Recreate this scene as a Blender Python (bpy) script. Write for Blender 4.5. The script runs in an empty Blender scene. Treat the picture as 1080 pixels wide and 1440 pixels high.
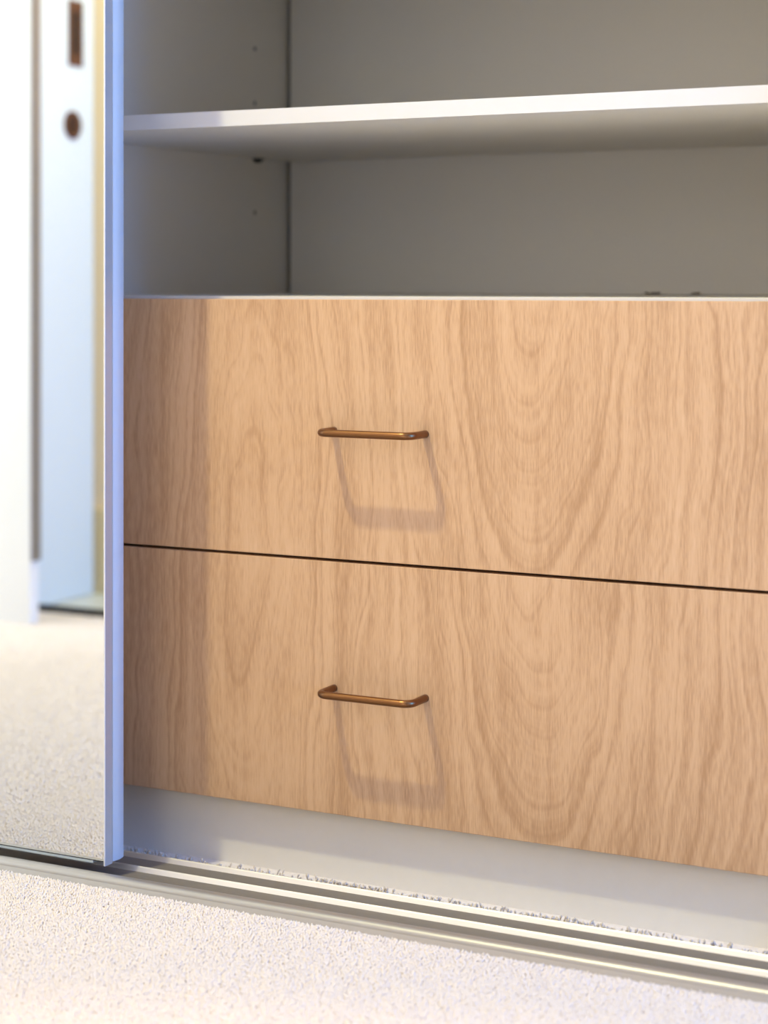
import bpy, bmesh, math, random
import numpy as np
from mathutils import Vector, Matrix

random.seed(4)
rng = np.random.default_rng(7)
C = bpy.context.scene.collection
SC = bpy.context.scene

# ------------------------------------------------------------------ camera
cam_d = bpy.data.cameras.new('camera')
cam = bpy.data.objects.new('camera', cam_d)
C.objects.link(cam)
cam.location = (0.0, -1.817, 0.625)
cam.rotation_euler = (math.radians(90), 0, math.radians(27.3))
cam_d.sensor_fit = 'HORIZONTAL'
cam_d.sensor_width = 24.0
cam_d.lens = 2720 / 1080 * 24.0
cam_d.shift_y = -322 / 1080
cam_d.clip_start = 0.05
cam_d.dof.use_dof = True
cam_d.dof.focus_distance = 2.0
cam_d.dof.aperture_fstop = 2.9
SC.camera = cam

# ------------------------------------------------------------------ world, exposure, lights
SC.view_settings.view_transform = 'Standard'
SC.view_settings.look = 'None'
SC.view_settings.gamma = 1.0
SC.view_settings.use_curve_mapping = False
SC.view_settings.exposure = 0.0
SC.cycles.use_denoising = True
SC.cycles.max_bounces = 8
SC.cycles.diffuse_bounces = 5
SC.cycles.caustics_reflective = False
SC.cycles.caustics_refractive = False
world = bpy.data.worlds.new('world')
SC.world = world
world.use_nodes = True
world.node_tree.nodes['Background'].inputs[0].default_value = (0.62, 0.76, 1.0, 1)
world.node_tree.nodes['Background'].inputs[1].default_value = 1.0


def lamp(name, kind, loc, energy, color, rot=(0, 0, 0), **kw):
    d = bpy.data.lights.new(name, kind)
    d.energy = energy
    d.color = color
    for k, v in kw.items():
        setattr(d, k, v)
    o = bpy.data.objects.new(name, d)
    o.location = loc
    o.rotation_euler = rot
    C.objects.link(o)
    return o


# recessed spotlight over the corridor (throws the crisp handle and door shadows)
lamp('ceiling_spotlight', 'SPOT', (-1.42, -0.86, 2.52), 162, (1.0, 0.95, 0.54), shadow_soft_size=0.035,
     spot_size=math.radians(150), spot_blend=0.6)
# added spot, invented to brighten the white doors across the corridor
lamp('panel_fill_spot', 'SPOT', (-2.65, -0.45, 2.45), 70, (0.80, 0.85, 1.0), rot=(math.radians(-28), 0, 0), shadow_soft_size=0.05,
     spot_size=math.radians(44), spot_blend=0.5)
# wide soft frontal fill, added behind the camera without a real source
lamp('frontal_fill', 'AREA', (-0.35, -3.66, 1.25), 20.5, (1.0, 0.93, 0.66), rot=(math.radians(90), 0, 0),
     shape='RECTANGLE', size=1.2, size_y=1.9)
# daylight through the window at the right end of the corridor
lamp('window_daylight', 'AREA', (2.30, -0.475, 1.10), 100, (0.03, 0.28, 1.0), rot=(0, math.radians(90), 0),
     shape='RECTANGLE', size=1.8, size_y=0.55)
# soft fill added in the wall opposite, to grade the light on the drawers
lamp('opposite_fill', 'AREA', (-1.55, -1.70, 1.55), 5.5, (1.0, 0.70, 0.55), rot=(math.radians(90), 0, 0),
     shape='RECTANGLE', size=0.9, size_y=1.3)
# bedroom spotlight: the rim of its pool crosses the carpet in front of the track
lamp('bedroom_spotlight', 'SPOT', (-0.35, -1.90, 2.52), 95, (1.0, 0.74, 0.44), shadow_soft_size=0.05,
     spot_size=math.radians(67.2), spot_blend=0.12)
# fill light added at the left end of the corridor, source invented
lamp('left_fill', 'AREA', (-3.25, -0.75, 1.25), 23, (0.95, 1.0, 0.94), rot=(0, math.radians(-90), 0),
     shape='RECTANGLE', size=1.9, size_y=1.0)


# ------------------------------------------------------------------ helpers
def nt(name):
    m = bpy.data.materials.new(name)
    m.use_nodes = True
    t = m.node_tree
    return m, t, t.nodes['Principled BSDF']


def simple(name, col, rough=0.5, metal=0.0, noise=0.0, nscale=40.0, bump=0.0, bscale=400.0, stretch=(1, 1, 1), spec=None):
    m, t, b = nt(name)
    N, L = t.nodes, t.links
    b.inputs['Base Color'].default_value = (*col, 1)
    b.inputs['Roughness'].default_value = rough
    b.inputs['Metallic'].default_value = metal
    if spec is not None:
        b.inputs['Specular IOR Level'].default_value = spec
    tc = N.new('ShaderNodeTexCoord')
    mp = N.new('ShaderNodeMapping')
    mp.inputs['Scale'].default_value = stretch
    L.new(tc.outputs['Object'], mp.inputs[0])
    if noise > 0:
        n = N.new('ShaderNodeTexNoise')
        n.inputs['Scale'].default_value = nscale
        n.inputs['Detail'].default_value = 4
        L.new(mp.outputs[0], n.inputs['Vector'])
        mx = N.new('ShaderNodeMix')
        mx.data_type = 'RGBA'
        mx.inputs[6].default_value = (*[c * (1 - noise) for c in col], 1)
        mx.inputs[7].default_value = (*[min(1, c * (1 + noise)) for c in col], 1)
        L.new(n.outputs[0], mx.inputs[0])
        L.new(mx.outputs[2], b.inputs['Base Color'])
    if bump > 0:
        n2 = N.new('ShaderNodeTexNoise')
        n2.inputs['Scale'].default_value = bscale
        n2.inputs['Detail'].default_value = 3
        L.new(mp.outputs[0], n2.inputs['Vector'])
        bp = N.new('ShaderNodeBump')
        bp.inputs['Strength'].default_value = bump
        bp.inputs['Distance'].default_value = 0.002
        L.new(n2.outputs[0], bp.inputs['Height'])
        L.new(bp.outputs[0], b.inputs['Normal'])
    return m


def obj(name, bm_or_me, mat, parent=None, smooth=False, loc=None):
    """links one mesh object; vertices are given in world space and moved to the parent's frame"""
    if isinstance(bm_or_me, bmesh.types.BMesh):
        me = bpy.data.meshes.new(name)
        bm_or_me.to_mesh(me)
        bm_or_me.free()
    else:
        me = bm_or_me
    if mat:
        me.materials.append(mat)
    if smooth:
        for p in me.polygons:
            p.use_smooth = True
    o = bpy.data.objects.new(name, me)
    C.objects.link(o)
    if parent is not None:
        org = world_loc(parent)
        me.transform(Matrix.Translation(-org))
        o.parent = parent
    elif loc is not None:
        me.transform(Matrix.Translation(-Vector(loc)))
        o.location = loc
    return o


def world_loc(o):
    v = Vector((0, 0, 0))
    while o is not None:
        v += o.location
        o = o.parent
    return v


def thing(name, label, cat, loc, group=None):
    o = bpy.data.objects.new(name, None)
    o.empty_display_size = 0.05
    o.location = loc
    C.objects.link(o)
    o['label'] = label
    o['category'] = cat
    if group:
        o['group'] = group
    return o


def struct(o, label=None):
    o['kind'] = 'structure'
    if label:
        o['label'] = label
    return o


def box(x0, x1, y0, y1, z0, z1, bev=0.0, seg=2, bm=None):
    b = bmesh.new()
    r = bmesh.ops.create_cube(b, size=1)
    for v in b.verts:
        v.co = Vector(((x0 + x1) / 2 + v.co.x * (x1 - x0), (y0 + y1) / 2 + v.co.y * (y1 - y0),
                       (z0 + z1) / 2 + v.co.z * (z1 - z0)))
    if bev > 0:
        bmesh.ops.bevel(b, geom=b.edges[:], offset=bev, segments=seg, affect='EDGES', profile=0.5)
    if bm is not None:
        tmp = bpy.data.meshes.new('tmp')
        b.to_mesh(tmp)
        b.free()
        bm.from_mesh(tmp)
        bpy.data.meshes.remove(tmp)
        return bm
    return b


def prism(profile, axis, a0, a1):
    """extrudes a closed 2D outline. axis 'x': outline is (y, z); axis 'z': outline is (x, y)"""
    b = bmesh.new()
    def P(p, a):
        return (a, p[0], p[1]) if axis == 'x' else (p[0], p[1], a)
    v0 = [b.verts.new(P(p, a0)) for p in profile]
    v1 = [b.verts.new(P(p, a1)) for p in profile]
    n = len(profile)
    for i in range(n):
        b.faces.new((v0[i], v0[(i + 1) % n], v1[(i + 1) % n], v1[i]))
    b.faces.new(v0[::-1])
    b.faces.new(v1)
    bmesh.ops.recalc_face_normals(b, faces=b.faces[:])
    return b


def tube(path, r, seg=20):
    b = bmesh.new()
    rings = []
    n = len(path)
    up = Vector((0, 0, 1))
    for i, p in enumerate(path):
        p = Vector(p)
        d = (Vector(path[min(i + 1, n - 1)]) - Vector(path[max(i - 1, 0)])).normalized()
        s = d.cross(up).normalized()
        rings.append([b.verts.new(p + r * (math.cos(a) * s + math.sin(a) * up))
                      for a in [2 * math.pi * k / seg for k in range(seg)]])
    for i in range(n - 1):
        for k in range(seg):
            b.faces.new((rings[i][k], rings[i][(k + 1) % seg], rings[i + 1][(k + 1) % seg], rings[i + 1][k]))
    b.faces.new(rings[0])
    b.faces.new(rings[-1][::-1])
    bmesh.ops.recalc_face_normals(b, faces=b.faces[:])
    return b


def disc(center, r, depth, axis, seg=24, bev=0.0):
    b = bmesh.new()
    bmesh.ops.create_cone(b, cap_ends=True, segments=seg, radius1=r, radius2=r, depth=depth)
    if bev > 0:
        es = [e for e in b.edges if len(e.link_faces) == 2 and any(len(f.verts) > 4 for f in e.link_faces)]
        bmesh.ops.bevel(b, geom=es, offset=bev, segments=2, affect='EDGES')
    if axis == 'x':
        b.transform(Matrix.Rotation(math.pi / 2, 4, 'Y'))
    elif axis == 'y':
        b.transform(Matrix.Rotation(math.pi / 2, 4, 'X'))
    b.transform(Matrix.Translation(center))
    return b


def ring(center, r_out, r_in, depth, axis='x', seg=32):
    b = bmesh.new()
    prof = [(r_in, -depth / 2), (r_out, -depth / 2), (r_out, depth / 2 - 0.0008), (r_out - 0.0008, depth / 2),
            (r_in + 0.0008, depth / 2), (r_in, depth / 2 - 0.0008)]
    cols = []
    for k in range(seg):
        a = 2 * math.pi * k / seg
        cols.append([b.verts.new((h, rr * math.cos(a), rr * math.sin(a))) for rr, h in prof])
    m = len(prof)
    for k in range(seg):
        c0, c1 = cols[k], cols[(k + 1) % seg]
        for j in range(m):
            b.faces.new((c0[j], c0[(j + 1) % m], c1[(j + 1) % m], c1[j]))
    bmesh.ops.recalc_face_normals(b, faces=b.faces[:])
    b.transform(Matrix.Translation(center))
    return b


def subtract(o, cutters):
    """cuts holes into a mesh object; the cutters are removed again"""
    me_u = bmesh.new()
    for c in cutters:
        tmp = bpy.data.meshes.new('tmp')
        c.to_mesh(tmp)
        c.free()
        me_u.from_mesh(tmp)
        bpy.data.meshes.remove(tmp)
    tm = bpy.data.meshes.new('tmp_cut')
    me_u.to_mesh(tm)
    me_u.free()
    tm.transform(Matrix.Translation(-world_loc(o)))
    co = bpy.data.objects.new('tmp_cut', tm)
    C.objects.link(co)
    co.location = world_loc(o)
    md = o.modifiers.new('cut', 'BOOLEAN')
    md.object = co
    md.operation = 'DIFFERENCE'
    md.solver = 'EXACT'
    bpy.context.view_layer.update()
    dg = bpy.context.evaluated_depsgraph_get()
    new = bpy.data.meshes.new_from_object(o.evaluated_get(dg))
    o.modifiers.remove(md)
    o.data = new
    bpy.data.objects.remove(co)
    bpy.data.meshes.remove(tm)


# ------------------------------------------------------------------ materials
def wood_material():
    m, t, b = nt('pale_veneer')
    N, L = t.nodes, t.links

    def math_(op, a, bb=None, clamp=False):
        n = N.new('ShaderNodeMath')
        n.operation = op
        n.use_clamp = clamp
        for i, v in enumerate((a, bb)):
            if v is None:
                continue
            if isinstance(v, (int, float)):
                n.inputs[i].default_value = v
            else:
                L.new(v, n.inputs[i])
        return n.outputs[0]

    def noise(vec, scale, detail=3, rough=0.5, dims='3D', w=None):
        n = N.new('ShaderNodeTexNoise')
        n.noise_dimensions = dims
        n.inputs['Scale'].default_value = scale
        n.inputs['Detail'].default_value = detail
        n.inputs['Roughness'].default_value = rough
        if vec is not None:
            L.new(vec, n.inputs['Vector'])
        if w is not None:
            L.new(w, n.inputs['W'])
        return n.outputs[0]

    geo = N.new('ShaderNodeTexCoord')
    sep = N.new('ShaderNodeSeparateXYZ')
    L.new(geo.outputs['Object'], sep.inputs[0])
    X, Z = sep.outputs['X'], sep.outputs['Z']

    def scaled(sx, sy, sz):
        mp = N.new('ShaderNodeMapping')
        mp.inputs['Scale'].default_value = (sx, sy, sz)
        L.new(geo.outputs['Object'], mp.inputs[0])
        return mp.outputs[0]

    low = noise(scaled(7, 0, 2.6), 1.0, 3, 0.55)
    mid = noise(scaled(16, 0, 9), 1.0, 3, 0.5)
    warp = math_('ADD', math_('MULTIPLY', math_('SUBTRACT', low, 0.5), 0.10),
                 math_('MULTIPLY', math_('SUBTRACT', mid, 0.5), 0.018))
    Xw = math_('ADD', X, warp)
    # two flame centres; local frame: x = world x + 1.42, z = world z + 0.02
    u1 = math_('SUBTRACT', Xw, 0.315)
    h1 = math_('MULTIPLY', math_('SUBTRACT', Z, 0.345), 0.17)
    r1 = math_('SQRT', math_('ADD', math_('MULTIPLY', u1, u1), math_('MULTIPLY', h1, h1)))
    u2 = math_('SUBTRACT', Xw, 0.655)
    zc = math_('ADD', math_('MULTIPLY', math_('GREATER_THAN', Z, 0.348), 0.27), 0.39)
    h2 = math_('MULTIPLY', math_('SUBTRACT', Z, zc), 0.27)
    r2 = math_('SQRT', math_('ADD', math_('MULTIPLY', u2, u2), math_('MULTIPLY', h2, h2)))
    sm = N.new('ShaderNodeMath')
    sm.operation = 'SMOOTH_MIN'
    L.new(r1, sm.inputs[0])
    L.new(r2, sm.inputs[1])
    sm.inputs[2].default_value = 0.03
    r = sm.outputs[0]
    rings = noise(None, 44.0, 4, 0.58, '1D', r)
    rr = N.new('ShaderNodeValToRGB')
    rr.color_ramp.elements[0].position = 0.36
    rr.color_ramp.elements[1].position = 0.66
    L.new(rings, rr.inputs[0])
    fine = noise(None, 150.0, 2, 0.5, '1D', r)
    fr = N.new('ShaderNodeValToRGB')
    fr.color_ramp.elements[0].position = 0.30
    fr.color_ramp.elements[1].position = 0.50
    L.new(fine, fr.inputs[0])
    fib = noise(scaled(420, 60, 11), 1.0, 3, 0.6)
    fib2 = noise(scaled(95, 40, 2.0), 1.0, 2, 0.5)
    pores = noise(scaled(900, 300, 60), 1.0, 2, 0.5)
    blotch = noise(scaled(9, 0, 5), 1.0, 3, 0.5)
    s = math_('ADD', math_('MULTIPLY', rr.outputs[0], 0.27), math_('MULTIPLY', fib, 0.26))
    s = math_('ADD', s, math_('MULTIPLY', math_('SUBTRACT', fr.outputs[0], 0.8), 0.125))
    s = math_('ADD', s, math_('MULTIPLY', fib2, 0.46))
    s = math_('ADD', s, math_('MULTIPLY', math_('SUBTRACT', pores, 0.5), 0.75))
    s = math_('ADD', s, math_('MULTIPLY', math_('SUBTRACT', blotch, 0.5), 0.5))
    ramp = N.new('ShaderNodeValToRGB')
    e = ramp.color_ramp.elements
    e[0].position = 0.22
    e[0].color = (0.440, 0.250, 0.128, 1)
    e[1].position = 0.95
    e[1].color = (0.690, 0.455, 0.275, 1)
    k = e.new(0.55)
    k.color = (0.605, 0.374, 0.212, 1)
    L.new(s, ramp.inputs[0])
    L.new(ramp.outputs[0], b.inputs['Base Color'])
    b.inputs['Roughness'].default_value = 0.48
    b.inputs['Specular IOR Level'].default_value = 0.35
    bp = N.new('ShaderNodeBump')
    bp.inputs['Strength'].default_value = 0.05
    bp.inputs['Distance'].default_value = 0.001
    L.new(fib, bp.inputs['Height'])
    L.new(bp.outputs[0], b.inputs['Normal'])
    return m


M_WOOD = wood_material()
M_MEL = simple('grey_melamine', (0.76, 0.735, 0.69), 0.55, noise=0.03, nscale=300)
M_EDGE = simple('white_edge_banding', (0.675, 0.66, 0.665), 0.4, noise=0.01)
M_KICK = simple('pale_grey_melamine', (0.72, 0.68, 0.625), 0.42, noise=0.03, nscale=60)
M_BRONZE = simple('brushed_bronze', (0.235, 0.112, 0.048), 0.32, 1.0, noise=0.08, nscale=60, stretch=(1, 30, 30))
M_COPPER = simple('aged_copper', (0.125, 0.048, 0.022), 0.5, 0.4, noise=0.15, nscale=60)
M_COPPER_D = simple('dark_copper', (0.030, 0.012, 0.007), 0.6, 0.2, noise=0.1)
M_ALU = simple('satin_aluminium', (0.50, 0.53, 0.57), 0.40, 0.6, noise=0.02, nscale=80, stretch=(40, 40, 1))
M_ALU_W = simple('pale_anodised_aluminium', (0.53, 0.60, 0.655), 0.42, 0.2, noise=0.02, nscale=80)
M_TRACK = simple('champagne_aluminium', (0.36, 0.34, 0.325), 0.36, 0.5, noise=0.05, nscale=60, stretch=(1, 30, 30))
M_CHAN = simple('dusty_track_channel', (0.20, 0.178, 0.155), 0.62, 0.35, noise=0.14, nscale=70, stretch=(1, 6, 6))
M_RIB = simple('bright_track_rib', (0.68, 0.65, 0.63), 0.46, 0.85, noise=0.02, nscale=60, stretch=(1, 30, 30))
M_BLACK = simple('black_rubber', (0.012, 0.012, 0.013), 0.6, noise=0.1)
M_HOLE_SHADE = simple('hole_shade', (0.02, 0.018, 0.015), 0.7, noise=0.1)  # near-black colour for the painted shade in the pin holes
M_WHITE = simple('white_paint', (0.86, 0.86, 0.86), 0.5, noise=0.01)
M_LEAF = simple('white_satin_paint', (0.69, 0.76, 0.80), 0.45, noise=0.01)
M_TAN = simple('cream_wall_paint', (0.92, 0.76, 0.55), 0.7, noise=0.02)
M_TANB = simple('tan_skirting_paint', (0.76, 0.62, 0.38), 0.5, noise=0.02)
M_TILE = simple('pale_stone_tile', (0.60, 0.62, 0.60), 0.35, noise=0.05, nscale=9)
M_STRIP = simple('grey_brown_aluminium', (0.26, 0.23, 0.20), 0.45, 0.4, noise=0.06)
M_CARPET = simple('cream_carpet', (0.785, 0.705, 0.65), 0.95, noise=0.10, nscale=220, spec=0.1)
M_CARPET_B = simple('cream_carpet_backing', (0.75, 0.68, 0.635), 0.95, noise=0.16, nscale=160, bump=0.8, bscale=300, spec=0.1)
M_FLUFF = simple('tan_carpet_fluff', (0.60, 0.52, 0.43), 0.95, noise=0.4, nscale=90, spec=0.1)
M_PLASTER = simple('warm_white_plaster', (0.80, 0.77, 0.73), 0.8, noise=0.01)

m_mirror, t_, b_ = nt('mirror_glass')
b_.inputs['Base Color'].default_value = (0.955, 0.965, 0.955, 1)
b_.inputs['Metallic'].default_value = 1.0
b_.inputs['Roughness'].default_value = 0.0
M_MIRROR = m_mirror

# ------------------------------------------------------------------ room shell
FZ = -0.020                                                     # sub-floor level, carpet pile reaches z = 0
struct(obj('floor', box(-3.3, 2.3, -3.8, 0.75, -0.10, FZ), M_CARPET_B, loc=(-0.5, -1.5, FZ)))
struct(obj('floor_carpet_base', box(-3.2, 2.2, -1.430, -0.171, FZ, -0.004), M_CARPET_B, loc=(-0.5, -0.8, FZ)))
bedroom = struct(obj('floor_bedroom_carpet', box(-0.98, 2.2, -3.7, -1.430, FZ, -0.004), M_CARPET_B, loc=(0.6, -2.6, FZ)))
struct(obj('floor_hall', box(-3.2, -1.0, -1.66, -1.444, FZ, 0.0), M_TILE, loc=(-2.1, -1.55, FZ)))
struct(obj('ceiling', box(-3.3, 2.3, -3.8, 0.75, 2.55, 2.62), M_PLASTER, loc=(-0.5, -1.5, 2.55)))
struct(obj('wall_back', box(-3.3, 2.3, 0.64, 0.75, FZ, 2.55), M_PLASTER, loc=(-0.5, 0.64, FZ)))
bm = bmesh.new()                                                # left wall, with an opening made for the added fill
box(-3.3, -3.2, -3.8, -1.25, FZ, 2.55, bm=bm)
box(-3.3, -3.2, -0.25, 0.64, FZ, 2.55, bm=bm)
box(-3.3, -3.2, -1.25, -0.25, 2.20, 2.55, bm=bm)
box(-3.3, -3.2, -1.25, -0.25, FZ, 0.30, bm=bm)
struct(obj('wall_left', bm, M_PLASTER, loc=(-3.2, -1.6, FZ)))
struct(obj('wall_front', box(-1.0, 2.3, -3.8, -3.7, FZ, 2.55), M_PLASTER, loc=(0.6, -3.7, FZ)))
bm = bmesh.new()                                                # wall opposite, with an opening invented for the soft fill
box(-3.2, -2.01, -1.80, -1.667, FZ, 2.55, bm=bm)
box(-1.09, -1.0, -1.80, -1.667, FZ, 2.55, bm=bm)
box(-2.01, -1.09, -1.80, -1.667, 2.21, 2.55, bm=bm)
box(-2.01, -1.09, -1.80, -1.667, FZ, 0.89, bm=bm)
box(-1.10, -1.0, -3.7, -1.80, FZ, 2.55, bm=bm)
struct(obj('wall_opposite', bm, M_TAN, loc=(-2.1, -1.667, FZ)))
struct(obj('baseboard_opposite', box(-2.55, -1.0, -1.667, -1.657, 0.0, 0.170, 0.002), M_TANB, loc=(-1.8, -1.66, 0)))
struct(obj('wall_right_nib', box(-0.455, 2.2, 0.0, 0.64, FZ, 2.55), M_PLASTER, loc=(0.9, 0.3, FZ)))
struct(obj('wall_bulkhead', box(-3.2, 2.2, -0.165, 0.018, 2.401, 2.55), M_PLASTER, loc=(-1.0, -0.07, 2.401)))
# right wall with its window opening (outside the frame)
bm = bmesh.new()
box(2.2, 2.3, -3.8, -0.76, FZ, 2.55, bm=bm)
box(2.2, 2.3, -0.19, 0.64, FZ, 2.55, bm=bm)
box(2.2, 2.3, -0.76, -0.19, 2.01, 2.55, bm=bm)
box(2.2, 2.3, -0.76, -0.19, FZ, 0.19, bm=bm)
struct(obj('wall_right', bm, M_PLASTER, loc=(2.2, -1.6, FZ)))

# ------------------------------------------------------------------ wardrobe cabinet
W = thing('wardrobe_cabinet', 'open built-in wardrobe with two pale veneer drawers below grey shelves', 'wardrobe', (-1.42, 0.0, FZ))
XL, XR = -1.407, -0.478
DEP = 0.600
side = obj('side_panel', box(XL - 0.018, XL, 0.019, DEP + 0.02, FZ, 2.40), M_MEL, W)
hole_z = (0.954, 0.8775, 0.7238)
for z in hole_z:                                                 # dark discs standing in for the shade inside the shelf-pin holes
    obj('pin_hole_shade', disc((XL - 0.0034, 0.514, z), 0.0034, 0.006, 'x', 16), M_HOLE_SHADE, W)
cuts = [disc((XL - 0.002, 0.514, z), 0.0034, 0.020, 'x', 16) for z in hole_z]
cuts += [disc((XL - 0.002, 0.075, z), 0.0034, 0.020, 'x', 16) for z in hole_z]
subtract(side, cuts)
obj('side_panel', box(XR, XR + 0.018, 0.019, DEP + 0.02, FZ, 2.40), M_MEL, W)
# back panel stops short of the side, leaving the dark corner joint
obj('back_panel', box(XL + 0.0075, XR - 0.001, DEP, DEP + 0.016, FZ, 2.40), M_MEL, W)
obj('joint_strip', box(XL + 0.0002, XL + 0.0073, DEP + 0.010, DEP + 0.016, FZ, 2.40),
    simple('dark_joint', (0.035, 0.028, 0.024), 0.8, noise=0.05), W)


def shelf(z0, z1):
    s = obj('shelf', box(XL + 0.0008, XR - 0.0008, 0.0198, 0.594, z0, z1), M_MEL, W)
    obj('edge_strip', box(XL + 0.0008, XR - 0.0008, 0.019, 0.0198, z0, z1), M_EDGE, s)
    return s


shelf(0.7998, 0.8171)
shelf(1.0345, 1.0518)
tp = obj('drawer_top_panel', box(XL + 0.0003, XR - 0.0003, 0.0202, DEP - 0.0015, 0.592, 0.6102), M_MEL, W)
obj('edge_strip', box(XL + 0.0003, XR - 0.0003, 0.0192, 0.0202, 0.592, 0.6102), M_EDGE, tp)
obj('wardrobe_top_panel', box(XL, XR, 0.02, DEP, 2.382, 2.40), M_MEL, W)
# shelf supports: short dark pins just under each shelf
for yy in (0.514, 0.075):
    for xx, sg in ((XL, 1), (XR, -1)):
        p = disc((xx + sg * 0.003, yy, 0.7968), 0.0030, 0.014, 'x', 14, 0.0006)
        box(min(xx, xx + sg * 0.011), max(xx, xx + sg * 0.011), yy - 0.007, yy + 0.007, 0.7975, 0.7997, bm=p)
        obj('shelf_pin', p, M_BLACK, W)
# plinth, set back under the drawer fronts
obj('plinth', box(XL + 0.0005, XR - 0.0005, 0.018, 0.034, FZ, 0.0550), M_KICK, W)
obj('drawer_base_panel', box(XL + 0.0005, XR - 0.0005, 0.034, DEP - 0.002, 0.036, 0.054), M_MEL, W)


def handle(drawer, z):
    xl, xr, r, out, br = -0.998, -0.889, 0.0040, -0.0365, 0.011
    path = [(xl, 0.0005, z), (xl, -0.004, z), (xl, -0.012, z)]
    for k in range(0, 9):
        a = math.pi / 2 * k / 8
        path.append((xl + br - br * math.cos(a), out + br - br * math.sin(a), z))
    for k in range(1, 6):
        path.append((xl + br + (xr - xl - 2 * br) * k / 6, out, z))
    for k in range(8, -1, -1):
        a = math.pi / 2 * k / 8
        path.append((xr - br + br * math.cos(a), out + br - br * math.sin(a), z))
    path += [(xr, -0.012, z), (xr, -0.004, z), (xr, 0.0005, z)]
    obj('handle', tube(path, r, 24), M_BRONZE, drawer, smooth=True)['label'] = 'slim bronze bar handle'


for zb, zt, zh, lab in ((0.0558, 0.3262, 0.191, 'lower pale veneer drawer front'), (0.3295, 0.6073, 0.467, 'upper pale veneer drawer front')):
    d = obj('drawer', box(XL + 0.0015, XR - 0.0015, 0.0, 0.018, zb, zt, 0.0006, 2), M_WOOD, W)
    d['label'] = lab
    # the box behind the front
    bm = bmesh.new()
    box(XL + 0.02, XL + 0.033, 0.018, 0.52, zb + 0.03, zt - 0.05, bm=bm)
    box(XR - 0.033, XR - 0.02, 0.018, 0.52, zb + 0.03, zt - 0.05, bm=bm)
    box(XL + 0.033, XR - 0.033, 0.507, 0.52, zb + 0.03, zt - 0.05, bm=bm)
    box(XL + 0.033, XR - 0.033, 0.018, 0.507, zb + 0.03, zb + 0.036, bm=bm)
    obj('drawer_box', bm, M_MEL, d)
    handle(d, zh)

# ------------------------------------------------------------------ mirrored sliding door
DX0, DX1 = -2.30, -1.199
DF, DB = -0.136, -0.101
D = thing('mirrored_sliding_door', 'tall mirrored sliding wardrobe door with pale aluminium edge, covering the left side', 'door', (-1.75, -0.1185, -0.007))
obj('mirror_pane', box(DX0 + 0.002, DX1 - 0.0020, DF, DF + 0.004, 0.0138, 2.40), M_MIRROR, D)
obj('backing_board', box(DX0 + 0.002, DX1 - 0.004, DF + 0.0045, DB + 0.001, 0.0135, 2.40), M_WHITE, D)
obj('edge_lip', box(DX1 - 0.0015, DX1, DF + 0.0006, DF + 0.0128, 0.0085, 2.40), M_ALU, D)
obj('front_trim', box(DX1 - 0.0020, DX1, DF - 0.0006, DF + 0.0006, 0.0085, 2.40, 0.0003, 1), M_EDGE, D)
# rounded pull profile behind the lip
prof = [(DX1 - 0.004, DF + 0.0128), (DX1 + 0.0006, DF + 0.0128)]
for k in range(0, 13):
    a = k / 12
    y = DF + 0.0128 + 0.0012 + a * 0.0205
    bulge = 0.0006 + 0.0016 * math.sin(math.pi * min(1, a * 1.15 + 0.02)) if a < 0.87 else None
    if bulge is None:
        q = (a - 0.87) / 0.13
        bulge = 0.0006 - 0.0026 * q * q
    prof.append((DX1 + bulge, y))
prof.append((DX1 - 0.004, DF + 0.0346))
pp = obj('stile', prism(prof, 'z', 0.0105, 2.40), M_ALU_W, D)
obj('stile', box(DX0, DX0 + 0.0018, DF - 0.0006, DB, 0.0085, 2.40, 0.0004, 2), M_ALU, D)
obj('bottom_rail', box(DX0 + 0.002, DX1 - 0.016, DF + 0.0003, DF + 0.012, 0.0100, 0.0125), M_ALU_W, D)
obj('shadow_gasket', box(DX0 + 0.002, DX1 - 0.0016, DF + 0.0010, DF + 0.012, 0.0125, 0.0138), M_BLACK, D)
obj('bottom_channel', box(DX0 + 0.002, DX1 - 0.0045, DF + 0.012, DB, 0.0085, 0.0135), M_BLACK, D)

# ------------------------------------------------------------------ floor track
T = thing('sliding_door_track', 'champagne aluminium floor track with two bright ribs along the carpet edge', 'track', (-1.3, -0.11, FZ))
TX0, TX1 = -2.34, -0.46
obj('track_channel', box(TX0, TX1, -0.1515, -0.0505, -0.012, -0.0056), M_CHAN, T)
nose = [(-0.1515, -0.007), (-0.1515, 0.0072), (-0.1540, 0.0078)]
for k in range(0, 21):                                           # rounded upper edge, then a steep front face
    a = math.pi / 2 * k / 20 * 0.86
    nose.append((-0.1575 - 0.0075 * math.sin(a), 0.0003 + 0.0075 * math.cos(a)))
nose += [(-0.1695, -0.006), (-0.1695, FZ), (-0.1515, FZ)]
obj('track_nose', prism(nose, 'x', TX0, TX1), M_TRACK, T)


def rib(y):
    # slim upstand with a sloping front face
    pr = [(y - 0.0030, -0.0056), (y - 0.0006, -0.0014), (y + 0.0002, -0.0006), (y + 0.0010, -0.0006), (y + 0.0016, -0.0012), (y + 0.0016, -0.0056)]
    obj('track_rib', prism(pr, 'x', TX0, TX1), M_RIB, T)


rib(-0.0935)
rib(-0.0535)
obj('track_seam', box(TX0, TX1, -0.0865, -0.0855, -0.0056, -0.0046), M_TRACK, T)
obj('track_base', box(TX0, TX1, -0.1515, -0.0505, FZ, -0.012), M_CHAN, T)


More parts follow.
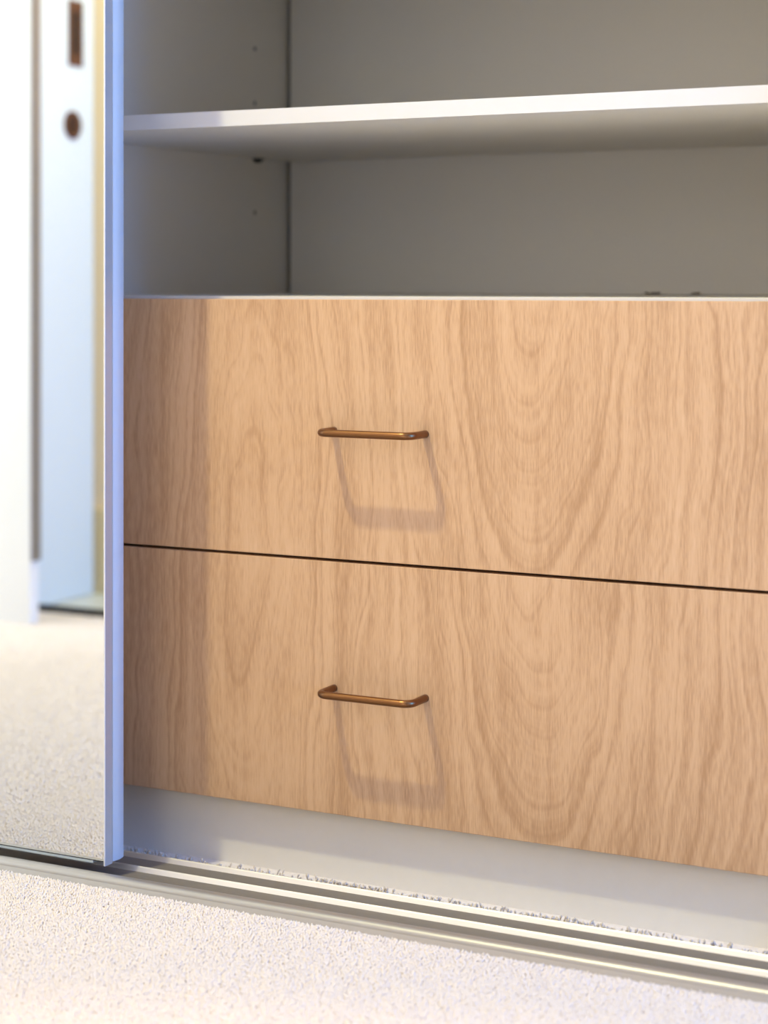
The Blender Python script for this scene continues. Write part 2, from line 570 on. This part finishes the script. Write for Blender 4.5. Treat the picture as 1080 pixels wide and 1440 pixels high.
# ------------------------------------------------------------------ carpet pile
def tufts(name, rects, mat, zlo, zhi, r, hgt, lean, keep=None):
    """many little yarn ends joined in one mesh"""
    P = []
    for (x0, x1, y0, y1, sp) in rects:
        nx, ny = int((x1 - x0) / sp), int((y1 - y0) / sp)
        gx, gy = np.meshgrid(np.arange(nx), np.arange(ny))
        gx = x0 + (gx.ravel() + 0.5 * (gy.ravel() % 2) + rng.uniform(-.45, .45, gx.size)) * sp
        gy = y0 + (gy.ravel() + rng.uniform(-.45, .45, gy.size)) * sp
        P.append(np.stack([gx, gy, np.full(gx.size, sp)], 1))
    P = np.concatenate(P)
    if keep is not None:
        P = P[keep(P)]
    n = len(P)
    rad = P[:, 2] * r * rng.uniform(.75, 1.3, n)
    h = hgt * rng.uniform(.7, 1.15, n)
    top = rng.uniform(zlo, zhi, n)
    ang = rng.uniform(0, 2 * np.pi, n)
    lx, ly = rng.normal(0, lean, n), rng.normal(0, lean, n)
    V = np.zeros((n, 6, 3))
    V[:, 0] = np.stack([P[:, 0] + lx, P[:, 1] + ly, top], 1)
    for k in range(4):
        a = ang + k * np.pi / 2
        V[:, 1 + k] = np.stack([P[:, 0] + lx * .6 + rad * np.cos(a), P[:, 1] + ly * .6 + rad * np.sin(a), top - h * .24], 1)
    V[:, 5] = np.stack([P[:, 0], P[:, 1], top - h], 1)
    F0 = np.array([[0, 1, 2], [0, 2, 3], [0, 3, 4], [0, 4, 1], [5, 2, 1], [5, 3, 2], [5, 4, 3], [5, 1, 4]])
    F = (F0[None] + (np.arange(n) * 6)[:, None, None]).reshape(-1, 3)
    me = bpy.data.meshes.new(name)
    me.vertices.add(n * 6)
    me.vertices.foreach_set('co', V.reshape(-1))
    me.loops.add(F.size)
    me.loops.foreach_set('vertex_index', F.reshape(-1).astype(np.int32))
    me.polygons.add(len(F))
    me.polygons.foreach_set('loop_start', (np.arange(len(F)) * 3).astype(np.int32))
    me.polygons.foreach_set('use_smooth', np.ones(len(F), dtype=bool))
    me.update(calc_edges=True)
    return me


pile = obj('carpet_pile', tufts('carpet_pile', [(-1.45, -0.34, -0.45, -0.170, 0.0017), (-1.80, -1.45, -0.45, -0.170, 0.0026),
                                               (-2.34, -1.80, -0.45, -0.170, 0.0040), (-2.34, -1.25, -1.428, -0.45, 0.0030),
                                               (-1.25, -0.70, -0.60, -0.45, 0.0018), (-0.70, -0.20, -0.60, -0.45, 0.0036)],
                                M_CARPET, -0.0010, 0.0010, 0.70, 0.0075, 0.0006), M_CARPET)
pile['kind'] = 'stuff'
pile['label'] = 'cream cut pile carpet filling the foreground below the track'
pile['category'] = 'carpet'

du = obj('flecks', tufts('flecks', [(-0.90, -0.72, 0.560, 0.585, 0.0050)], M_FLUFF, 0.6115, 0.6138, 0.6, 0.0042, 0.001,
                       keep=lambda P: np.sin(P[:, 0] * 95) + 0.6 * np.sin(P[:, 0] * 231) > 0.75),
         simple('brown_flecks', (0.16, 0.12, 0.09), 0.9, noise=0.2))  # small brown tufts scattered along the rear edge
du['kind'] = 'stuff'
du['label'] = 'thin line of brown dust at the back edge above the drawers'
du['category'] = 'flecks'

fl = obj('carpet_fluff', tufts('carpet_fluff', [(TX0 + .02, XR, -0.047, -0.004, 0.0030)], M_FLUFF, -0.0165, -0.0095, 0.5, 0.008, 0.0022,
                               keep=lambda P: rng.uniform(0, 1, len(P)) < 0.55 + 0.4 * np.sin(P[:, 0] * 37) * np.sin(P[:, 0] * 11.3)), M_FLUFF)
fl['kind'] = 'stuff'
fl['label'] = 'ragged tan carpet fluff caught between the track and the plinth'
fl['category'] = 'carpet fluff'

# ------------------------------------------------------------------ what the mirror shows across the corridor
Dr = obj('door_2', box(-3.15, -2.2, -1.330, -1.304, -0.002, 2.40, 0.001, 2), M_WHITE, loc=(-2.7, -1.32, 0))
struct(Dr)
obj('edge_pull', box(-2.2, -2.1955, -1.332, -1.306, 0.115, 2.40, 0.001, 2), M_STRIP, Dr)
struct(obj('trim_1', box(-2.299, -2.289, -1.444, -1.432, 0.0, 2.40), M_BLACK, loc=(-2.294, -1.438, 0)))
struct(obj('trim_2', box(-2.299, -1.0, -1.444, -1.430, FZ, 0.0115, 0.001, 2), M_BLACK, loc=(-1.6, -1.438, FZ)))
leaf = obj('door_1', box(-2.340, -2.300, -1.640, -1.340, 0.001, 2.30, 0.0015, 2), M_LEAF, loc=(-2.32, -1.49, 0))
struct(leaf)
LX = -2.300
# flush pull: a plate with a sunk finger well
pl = bmesh.new()
y0, y1, z0, z1 = -1.6015, -1.5545, 1.054, 1.184
box(LX - 0.001, LX + 0.0022, y0, y0 + 0.010, z0, z1, bm=pl)
box(LX - 0.001, LX + 0.0022, y1 - 0.010, y1, z0, z1, bm=pl)
box(LX - 0.001, LX + 0.0022, y0 + 0.010, y1 - 0.010, z0, z0 + 0.022, bm=pl)
box(LX - 0.001, LX + 0.0022, y0 + 0.010, y1 - 0.010, z1 - 0.022, z1, bm=pl)
fp = obj('flush_pull', pl, M_COPPER, leaf)
obj('finger_well', box(LX - 0.001, LX + 0.0006, y0 + 0.010, y1 - 0.010, z0 + 0.022, z1 - 0.022), M_COPPER_D, fp)
lk = obj('privacy_lock', ring((LX + 0.001, -1.568, 0.937), 0.028, 0.019, 0.005), M_COPPER, leaf)
obj('turn_disc', disc((LX + 0.0008, -1.568, 0.937), 0.0195, 0.0030, 'x', 28), M_COPPER_D, lk)
tb = box(LX + 0.002, LX + 0.006, -1.571, -1.565, 0.923, 0.951, 0.001, 2)
obj('thumb_turn', tb, M_COPPER, lk)
